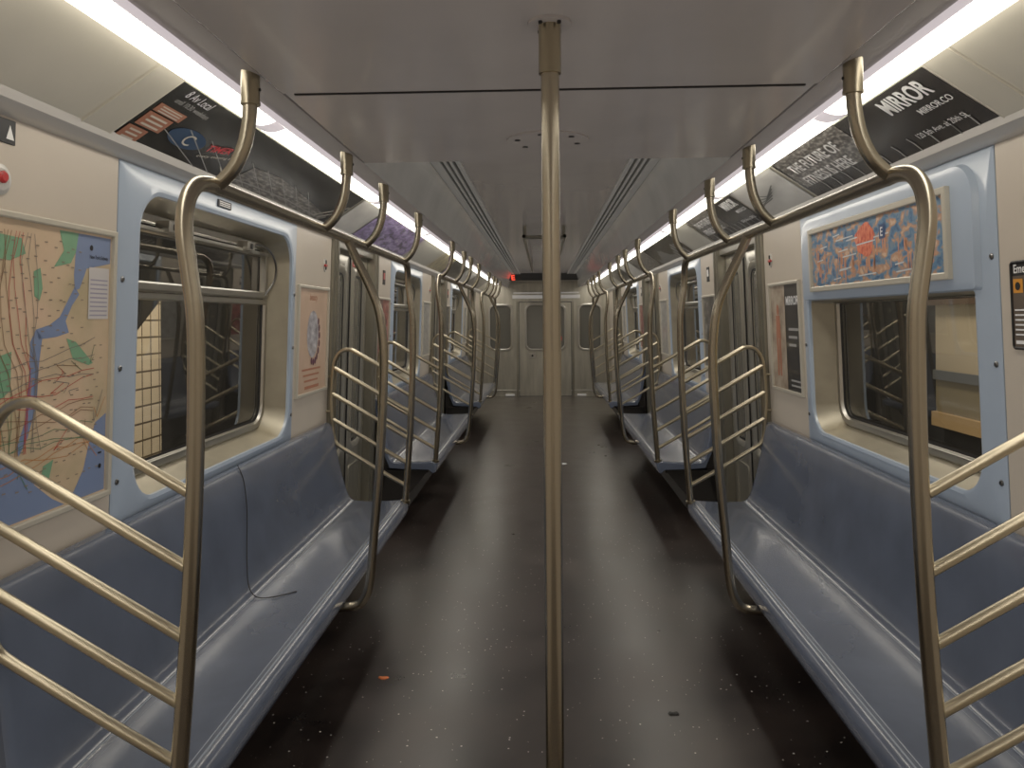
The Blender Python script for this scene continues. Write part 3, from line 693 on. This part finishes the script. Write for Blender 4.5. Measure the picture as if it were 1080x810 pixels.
# ------------------------------------------------------------------ posters and signs on the walls
def poster(side, s0, s1, t0, t1, m, label, fw=.016, fm=None, name='framed_poster', cat='poster', base=0.):
    mp = lambda s, t, d: W(side, s, t, d+base)
    T = thing(name, label, cat, (side*1.25, (s0+s1)/2, t0))
    bm = B(); frame(bm, mp, s0, s1, t0, t1, fw, 0, -.016); obj('frame', bm, fm or M['cream'], T)
    bm = B(); flat(bm, mp, rect(s0+fw*.8, s1-fw*.8, t0+fw*.8, t1-fw*.8), -.004); obj('print', bm, m, T, normals=False)
    return T, mp
skin = art('peach_print', [(.3,(.50,.33,.22)),(.7,(.60,.41,.29))], 3)
T, mp = poster(-1, 3.80, 4.345, 1.10, 1.675, skin, 'framed peach poster with a silver oval picture, beside the first left doors')
bm = B(); flat(bm, mp, disc_pts(4.07, 1.42, .10, .125, 28), -.005); obj('oval_picture', bm, art('silver_print', [(.3,(.18,.16,.17)),(.55,(.42,.40,.42)),(.7,(.65,.62,.6))], 3, (1,2,1)), T, normals=False)
bm = B()
for i in range(9):
    a = -1.9+i*.33; flat(bm, mp, disc_pts(4.09+.10*math.cos(a), 1.40+.13*math.sin(a), .016, .02, 8), -.0055)
obj('petals', bm, mat('plum_print', (.12,.05,.07), .5), T)
lettering('beauty', .05, mp, 4.07, 1.60, 1, -.005, 'headline', print_rust, T, align='CENTER')
bm = B()
for i, q in enumerate((1.235,1.205,1.175)): ribbon(bm, mp, [(3.90+.02*i,q),(4.22-.02*i,q)], .010, -.005)
ribbon(bm, mp, [(3.95,1.14),(4.2,1.14)], .016, -.005); obj('caption_lines', bm, print_rust, T)

T, mp = poster(1, 3.80, 4.30, 1.10, 1.675, mat('black_poster', (.02,.019,.019), .3, coat=.4), 'framed black poster with a figure in a pale room, beside the first right doors')
bm = B(); flat(bm, mp, rect(4.05, 4.285, 1.115, 1.66), -.005); obj('room_picture', bm, art('room_print', [(.3,(.16,.10,.07)),(.5,(.36,.28,.20)),(.7,(.5,.43,.34))], 2.5, (1,2,1)), T, normals=False)
bm = B(); flat(bm, mp, disc_pts(4.17,1.53,.022,.03,14), -.006); flat(bm, mp, [(4.13,1.38),(4.21,1.38),(4.205,1.50),(4.14,1.50)], -.006); flat(bm, mp, [(4.135,1.18),(4.16,1.18),(4.165,1.38),(4.135,1.38)], -.006); flat(bm, mp, [(4.18,1.18),(4.205,1.18),(4.21,1.38),(4.175,1.38)], -.006)
obj('printed_figure', bm, print_rust, T)
lettering('MIRROR', .062, mp, 4.03, 1.555, -1, -.0055, 'headline', M['white'], T, bold=.02, sx=.85)
bm = B()
for i, q in enumerate((1.43,1.39,1.35)): ribbon(bm, mp, [(3.85+.02*i,q),(4.0,q)], .013, -.0055)
for q in (1.17,1.145): ribbon(bm, mp, [(3.84,q),(3.99,q)], .009, -.0055)
obj('caption_lines', bm, print_grey, T)

city = art('blue_city_print', [(.30,(.03,.07,.15)),(.42,(.07,.17,.30)),(.5,(.16,.24,.30)),(.57,(.45,.22,.12)),(.68,(.62,.42,.28))], 9, (2.6,.9,1), 13, dist=.5)
T, mp = poster(1, 2.36, 3.56, 1.605, 1.885, city, 'framed wide painting of a blue and orange city skyline above the nearest right window', fw=.022, base=-.026)
bm = B(); flat(bm, mp, [(2.97+.085*math.cos(a)*(1+.12*math.sin(5*a)), 1.785+.062*math.sin(a)*(1+.15*math.cos(3*a))) for a in [k*PI/14 for k in range(28)]], -.005); dm = obj('red_dome', bm, art('red_dome_print', [(.35,(.50,.05,.03)),(.6,(.75,.20,.10))], 6, (2,1,1)), T, normals=False)
bm = B()
random.seed(11)
for i in range(60):
    s = 2.42+random.random()*1.05; h = .02+random.random()*.06; z = 1.64+random.random()*.09
    flat(bm, mp, rect(s, s+.004+random.random()*.012, z, z+h), -.0047)
obj('painted_towers', bm, mat('orange_paint', (.55,.25,.14), .5), T)
bm = B()
for i in range(16):
    s = 2.42+random.random()*1.0; z = 1.65+random.random()*.2; ribbon(bm, mp, [(s,z),(s+.06+random.random()*.12, z-.004)], .005, -.0052)
obj('painted_strokes', bm, mat('pale_paint', (.55,.56,.56), .5), T)
bm = B(); flat(bm, mp, rect(2.79,2.84,1.775,1.825), -.0055); bd = obj('painted_badge', bm, mat('navy_paint', (.02,.05,.14), .4), T)
lettering('E', .045, mp, 2.83, 1.784, -1, -.0062, 'badge_letter', M['white'], bd, bold=.01)

# subway map on the near left wall
land = art('map_land_print', [(.3,(.42,.33,.19)),(.5,(.55,.40,.25)),(.7,(.62,.42,.28))], 3, (1,1.5,1), 4, coat=.5)
T, mp = poster(-1, 1.47, 2.150, 1.005, 1.752, land, 'large framed transit map with blue water and thin route lines, left edge of the picture', name='transit_map', cat='map')
S0, S1, T0, T1 = 1.49, 2.13, 1.025, 1.73
def MP(pts): return [(min(max(s, S0), S1), min(max(t, T0), T1)) for s, t in pts]
water = mat('map_water', (.16,.21,.34), .4, coat=.5); park = mat('map_green', (.16,.32,.18), .4, coat=.5)
bm = B()
flat(bm, mp, MP([(1.98,1.73),(2.13,1.73),(2.13,1.66),(2.02,1.64),(2.01,1.62),(1.99,1.585),(1.97,1.58),(1.965,1.62),(1.97,1.68)]), -.0045)
flat(bm, mp, MP([(1.97,1.59),(1.99,1.57),(1.96,1.54),(1.935,1.50),(1.95,1.47),(1.90,1.46),(1.83,1.455),(1.82,1.48),(1.87,1.49),(1.91,1.51)]), -.0045)
flat(bm, mp, MP([(1.82,1.48),(1.845,1.46),(1.835,1.40),(1.83,1.30),(1.80,1.22),(1.77,1.18),(1.76,1.20),(1.79,1.26),(1.80,1.36),(1.80,1.45)]), -.0045)
flat(bm, mp, MP([(1.49,1.16),(1.70,1.18),(1.80,1.15),(1.83,1.10),(1.90,1.05),(1.95,1.025),(1.49,1.025)]), -.0045)
flat(bm, mp, MP([(2.13,1.24),(2.08,1.22),(2.05,1.16),(2.03,1.10),(1.99,1.05),(1.96,1.025),(2.13,1.025)]), -.0045)
flat(bm, mp, MP([(1.49,1.73),(1.56,1.73),(1.60,1.5),(1.62,1.2),(1.49,1.2)]), -.0045)
obj('water', bm, water, T)
bm = B()
flat(bm, mp, MP([(1.66,1.70),(1.76,1.695),(1.775,1.66),(1.72,1.64),(1.66,1.645)]), -.0048)
flat(bm, mp, MP([(1.90,1.73),(1.98,1.73),(1.97,1.68),(1.95,1.65),(1.88,1.635),(1.92,1.68)]), -.0048)
flat(bm, mp, MP([(1.805,1.62),(1.83,1.63),(1.84,1.58),(1.83,1.55),(1.81,1.56)]), -.0048)
flat(bm, mp, MP([(1.69,1.42),(1.735,1.43),(1.735,1.34),(1.70,1.32)]), -.0048)
flat(bm, mp, MP([(1.94,1.455),(1.98,1.445),(2.06,1.385),(2.04,1.38),(1.97,1.40)]), -.0048)
flat(bm, mp, MP([(1.86,1.14),(1.90,1.15),(1.88,1.09),(1.85,1.10)]), -.0048)
split(obj('park', bm, park, T))
cols = [('orange', (.42,.17,.05)), ('dark_green', (.07,.16,.08)), ('brown', (.20,.10,.05)), ('red', (.40,.05,.04)), ('grey', (.17,.15,.13))]
random.seed(5)
for ci, (cn, cc) in enumerate(cols):
    bm = B()
    for i in range(3):
        s = 1.62+.04*ci+.012*i; pts = [(s,1.71)]
        for j in range(1, 9): pts.append((s + .02*math.sin(j*.8+ci+i)+ (j*.006 if j > 4 else 0), 1.71-j*.066))
        ribbon(bm, mp, MP(pts), .0018, -.0052-ci*.0001)
    for i in range(3):
        t = 1.12+.055*ci+.02*i; s = 1.68; pts = [(s,t)]
        for j in range(1, 8): s += .055; t += random.uniform(-.012,.018); pts.append((s,t))
        ribbon(bm, mp, MP(pts), .0018, -.0052-ci*.0001)
    for i in range(3):
        s, t = random.uniform(1.8,2.08), random.uniform(1.08,1.42); ribbon(bm, mp, MP([(s,t),(s+random.uniform(-.05,.05),t+random.uniform(-.05,.05)),(s+random.uniform(-.06,.06),t+random.uniform(-.06,.06))]), .002, -.0053-ci*.0001)
    obj('route_lines', bm, mat('map_route_'+cn, cc, .5), T)
bm = B()
for i in range(16):
    for j in range(15):
        s, t = 1.63+i*.03+random.uniform(-.012,.012), 1.10+j*.042+random.uniform(-.014,.014)
        if s > 2.0 and t > 1.45: continue
        ribbon(bm, mp, [(s,t),(min(2.12, s+.012),t)], .003, -.0058)
obj('station_names', bm, mat('map_ink', (.22,.17,.12), .5), T)
bm = B(); flat(bm, mp, rect(2.03, 2.125, 1.505, 1.645), -.0055); lg = obj('legend', bm, mat('map_legend', (.52,.48,.45), .45), T)
bm = B()
for j in range(9): ribbon(bm, mp, [(2.036,1.515+j*.012),(2.118,1.515+j*.012)], .004, -.0060)
obj('legend_print', bm, mat('legend_ink', (.30,.27,.33), .5), lg)
lettering('New York Subway', .016, mp, 2.03, 1.668, 1, -.0055, 'map_title', M['black'], T, sx=.72, bold=.01)
bm = B(); flat(bm, mp, disc_pts(2.038, 1.697, .008, n=12), -.0055); obj('map_emblem', bm, M['black'], T)
bm = B(); flat(bm, mp, disc_pts(2.105, 1.095, .007, n=12), -.0055); flat(bm, mp, rect(2.095,2.112,1.13,1.135), -.0055); obj('map_note', bm, M['black'], T)

# lower ledge seam under the map
for side in (-1, 1):
    mp = lambda s, t, d, side=side: W(side, s, t, d)
    for k in range(BAYS):
        for (a, b) in ((1.47 if k == 0 else 1.60, 2.165), (3.775, 4.395)):
            if k == 0 and side == 1 and a < 2: continue
# emergency sign, right edge of the picture
mp = lambda s, t, d: W(1, s, t, d)
T = thing('emergency_sign', 'black emergency instructions sign with an orange square at the right edge of the picture', 'sign', (1.25, 1.9, 1.42))
bm = B(); frame(bm, mp, 1.70, 2.115, 1.405, 1.64, .008, 0, -.008, r=.012); obj('frame', bm, M['black'], T)
bm = B(); flat(bm, mp, rect(1.705, 2.11, 1.41, 1.60), -.004); obj('face', bm, mat('sign_brown', (.10,.075,.055), .4), T)
bm = B(); flat(bm, mp, rect(1.705, 2.11, 1.60, 1.636), -.004); obj('header', bm, M['black'], T)
lettering('Emergency', .032, mp, 2.10, 1.608, -1, -.005, 'headline', M['white'], T, bold=.015, sx=.9)
bm = B(); flat(bm, mp, rect(2.062, 2.102, 1.555, 1.592), -.005); o2 = obj('orange_square', bm, mat('sign_orange', (.65,.26,.03), .4), T)
bm = B(); flat(bm, mp, disc_pts(2.082,1.573,.011), -.006); obj('pictogram', bm, M['black'], o2)
bm = B()
for j in range(6): ribbon(bm, mp, [(2.10,1.51-j*.013),(1.95+.02*(j%3),1.51-j*.013)], .004, -.005)
ribbon(bm, mp, [(2.10,1.425),(1.93,1.425)], .009, -.005)
obj('instructions', bm, M['white'], T)
# triangle sticker and alarm button, left edge
mp = lambda s, t, d: W(-1, s, t, d)
T = thing('warning_sticker', 'small black sticker with a white triangle in the upper left corner of the picture', 'sticker', (-1.23, 1.71, 1.90))
bm = B(); slab(bm, mp, 1.67, 1.732, 1.905, 1.960, 0, -.003, bev=.001); obj('backing', bm, M['blackgloss'], T)
bm = B(); flat(bm, mp, [(1.70,1.915),(1.726,1.915),(1.712,1.948)], -.0036); obj('triangle', bm, M['white'], T)
T = thing('alarm_button', 'round red and grey alarm button at the left edge above the map', 'button', (-1.23, 1.67, 1.84))
bm = B(); dome(bm, mp, 1.685, 1.82, .035, 0, .008, 20); obj('ring', bm, M['vent'], T)
bm = B(); dome(bm, mp, 1.685, 1.825, .014, -.008, .008, 16); obj('push_cap', bm, M['red'], T)

# small emergency door levers beside the first doors
def lever(side, s, k, label):
    mp = lambda a, t, d: W(side, a, t, d)
    T = thing('release_switch', label, 'switch', (side*1.24, s, 1.76), group='small red release switches by the doors')
    bm = B(); loops(bm, mp, [(disc_pts(s, 1.80, .022, .038, 16), 0), (disc_pts(s, 1.80, .020, .036, 16), -.006)], cap_last=True); obj('plate', bm, M['vent'], T)
    bm = B(); slab(bm, mp, s-.030, s+.012, 1.792, 1.806, -.005, -.016, r=.006, n=3); obj('handle', bm, M['red'], T)
    bm = B(); slab(bm, mp, s-.005, s+.005, 1.775, 1.83, -.005, -.012, r=.003, n=3); obj('spindle', bm, M['black'], T)
for side in (-1, 1):
    for k in range(BAYS): lever(side, 4.27+k*PITCH, k, f'small red release switch on the beige panel above the {"poster" if k==0 else "notice"}, before the {["first","second","third"][k]} {sidename[side]} doors')
# notices and posters around the farther bays
P_red = art('red_poster_print', [(.35,(.10,.04,.04)),(.55,(.30,.07,.06)),(.7,(.40,.30,.25))], 4, (1,2,1)); P_dk = art('dark_poster_print', [(.35,(.03,.03,.03)),(.55,(.10,.09,.08)),(.7,(.30,.28,.25))], 4, (1,2,1))
P_pl = art('pale_poster_print', [(.35,(.42,.40,.36)),(.6,(.30,.28,.25)),(.75,(.15,.12,.1))], 5, (1,2,1))
for side in (-1, 1):
    for k in (1, 2):
        o = k*PITCH; dn = 'first' if k == 1 else 'second'
        poster(side, 1.66+o, 2.12+o, 1.10, 1.66, (P_red if (side < 0) == (k == 1) else P_dk), f'framed {"red" if (side < 0) == (k == 1) else "dark"} poster just past the {dn} {sidename[side]} doors')
        poster(side, 3.82+o, 4.33+o, 1.10, 1.675, P_pl, f'framed pale poster at the far end of the {order[k]} {sidename[side]} bench')
        mp = lambda a, t, d, side=side: W(side, a, t, d)
        T = thing('notice_sticker', f'small dark notice sticker above the poster past the {dn} {sidename[side]} doors', 'sticker', (side*1.24, 1.9+o, 1.76))
        bm = B(); slab(bm, mp, 1.86+o, 1.95+o, 1.76, 1.87, 0, -.003, bev=.001); obj('backing', bm, M['blackgloss'], T)
        bm = B(); flat(bm, mp, rect(1.875+o, 1.935+o, 1.80, 1.85), -.0036); obj('pictogram', bm, M['red'] if side < 0 else M['white'], T)

# ------------------------------------------------------------------ small things left behind
pts = [(-1.232,3.02,.921),(-1.206,3.015,.86),(-1.184,2.99,.75),(-1.166,2.94,.64),(-1.150,2.90,.565),(-1.128,2.86,.497),(-1.09,2.84,.463),(-1.03,2.86,.4575),(-.965,2.92,.4565)]
bm = B(); tube(bm, pts, .0022, 6); props(obj('wire', bm, M['black'], smooth=True), 'thin dark wire trailing down the nearest left bench', 'wire')
def scrap(name, x, y, pts, m, label, cat, h=.006):
    bm = B(); lo = [bm.verts.new((x+a, y+b, .0005)) for a, b in pts]; hi = [bm.verts.new((x+a*.8, y+b*.8, h*(.6+.4*math.sin(i*2)**2))) for i, (a, b) in enumerate(pts)]
    c = bm.verts.new((x, y, h)); n = len(pts)
    for i in range(n): bm.faces.new((lo[i], lo[(i+1)%n], hi[(i+1)%n], hi[i])); bm.faces.new((hi[i], hi[(i+1)%n], c))
    bm.faces.new(lo[::-1]); props(obj(name, bm, m, smooth=True), label, cat)
scrap('peel_scrap', -.69, 3.19, [(.022*math.cos(a)*(1+.3*math.sin(3*a)), .011*math.sin(a)) for a in [k*PI/5 for k in range(10)]], M['orange'], 'small orange scrap on the floor beside the nearest left bench', 'scrap')
scrap('dried_leaf', .468, 2.93, [(.022*math.cos(a), .016*math.sin(a)*(1+.4*math.cos(2*a))) for a in [k*PI/5 for k in range(10)]], M['black'], 'small dark leaf lying on the floor of the aisle, right of the pole', 'leaf')
scrap('paper_scrap', .17, 7.9, [(.05*math.cos(a), .03*math.sin(a)) for a in [k*PI/5 for k in range(10)]], M['white'], 'small white paper scrap on the floor beyond the centre pole', 'scrap')

# ------------------------------------------------------------------ outside the windows
def lwall(s, t, d): return Vector((-2.35+d, s, t))
bm = B(); vs = [(2.0,.0),(4.62,.0),(4.62,1.62),(4.12,1.29),(2.4,.2),(2.0,.05)]
f = bm.faces.new([bm.verts.new(lwall(s, t, 0)) for s, t in vs]); uv = bm.loops.layers.uv.verify()
for l, (s, t) in zip(f.loops, vs): l[uv].uv = (s, t)
props(obj('tiled_wall', bm, M['tile'], normals=False), 'cream tiled sloping station wall seen through the nearest left window', 'wall')
T = thing('station_wall', 'beige banded station wall seen through the nearest right window', 'wall', (2.6, 3, 0))
def band(y0, y1, z0, z1, x, m, nm): 
    bm = B(); box(bm, x, x+.12, y0, y1, z0, z1); obj(nm, bm, m, T)
band(1.5, 5.15, 1.14, 1.56, 2.55, mat('station_beige', (.42,.34,.22), .5), 'upper_band'); band(1.5, 5.15, 1.08, 1.14, 2.53, mat('station_grey', (.12,.12,.11), .4), 'ledge')
band(1.5, 5.15, .87, 1.08, 2.55, mat('station_brown', (.20,.16,.09), .5), 'lower_band'); band(1.5, 5.15, .78, .87, 2.52, mat('station_ochre', (.42,.27,.12), .5), 'bench_strip'); band(1.5, 5.15, 0, .78, 2.6, M['tunnel'], 'base')
band(1.5, 5.15, 1.56, 1.66, 2.5, mat('station_dark_brown', (.09,.06,.04), .5), 'top_band')
for side in (-1, 1):
    bm = B(); box(bm, side*3.2, side*3.3, -3, 17, -.5, 3.2); props(obj('tunnel_wall', bm, M['tunnel']), f'dark tunnel wall outside the {sidename[side]} windows', 'wall', kind='structure')

# ------------------------------------------------------------------ lights, world, camera
def area(name, loc, rot, sx, sy, e, col=(1,.93,.82)):
    l = bpy.data.lights.new(name, 'AREA'); l.shape = 'RECTANGLE'; l.size = sx; l.size_y = sy; l.energy = e; l.color = col
    o = bpy.data.objects.new(name, l); COL.objects.link(o); o.location = loc; o.rotation_euler = rot
area('station_fill_left', (-1.75, 3.6, 2.6), (0, .45, 0), .3, 2, 40)  # added fill light, brightens the tiled wall outside
area('station_fill_right', (1.9, 3.4, 2.6), (0, -.45, 0), .3, 2.4, 38)  # fill added outside so the banded station wall shows through the glass
w = bpy.data.worlds.new('tunnel_dark'); scene.world = w; w.use_nodes = True
w.node_tree.nodes['Background'].inputs[0].default_value = (.5,.48,.45,1); w.node_tree.nodes['Background'].inputs[1].default_value = .035

cam = bpy.data.cameras.new('camera'); co = bpy.data.objects.new('camera', cam); COL.objects.link(co); scene.camera = co
cam.sensor_width = 36; cam.lens = 813/1080*36; cam.clip_start = .05; cam.clip_end = 100
co.location = (-.012, 0, 1.5)
co.rotation_euler = (Matrix.Rotation(.0407, 4, 'Z') @ Matrix.Rotation(PI/2, 4, 'X') @ Matrix.Rotation(-.0075, 4, 'Z')).to_euler()
cam.shift_y = -70/1080
scene.view_settings.view_transform = 'Standard'
scene.view_settings.look = 'None'
scene.view_settings.exposure = .22
scene.view_settings.gamma = 1.15
scene.cycles.max_bounces = 8
scene.cycles.use_denoising = True
scene.cycles.use_fast_gi = True
scene.cycles.fast_gi_method = 'ADD'
w.light_settings.ao_factor = 0.22
w.light_settings.distance = 1.2
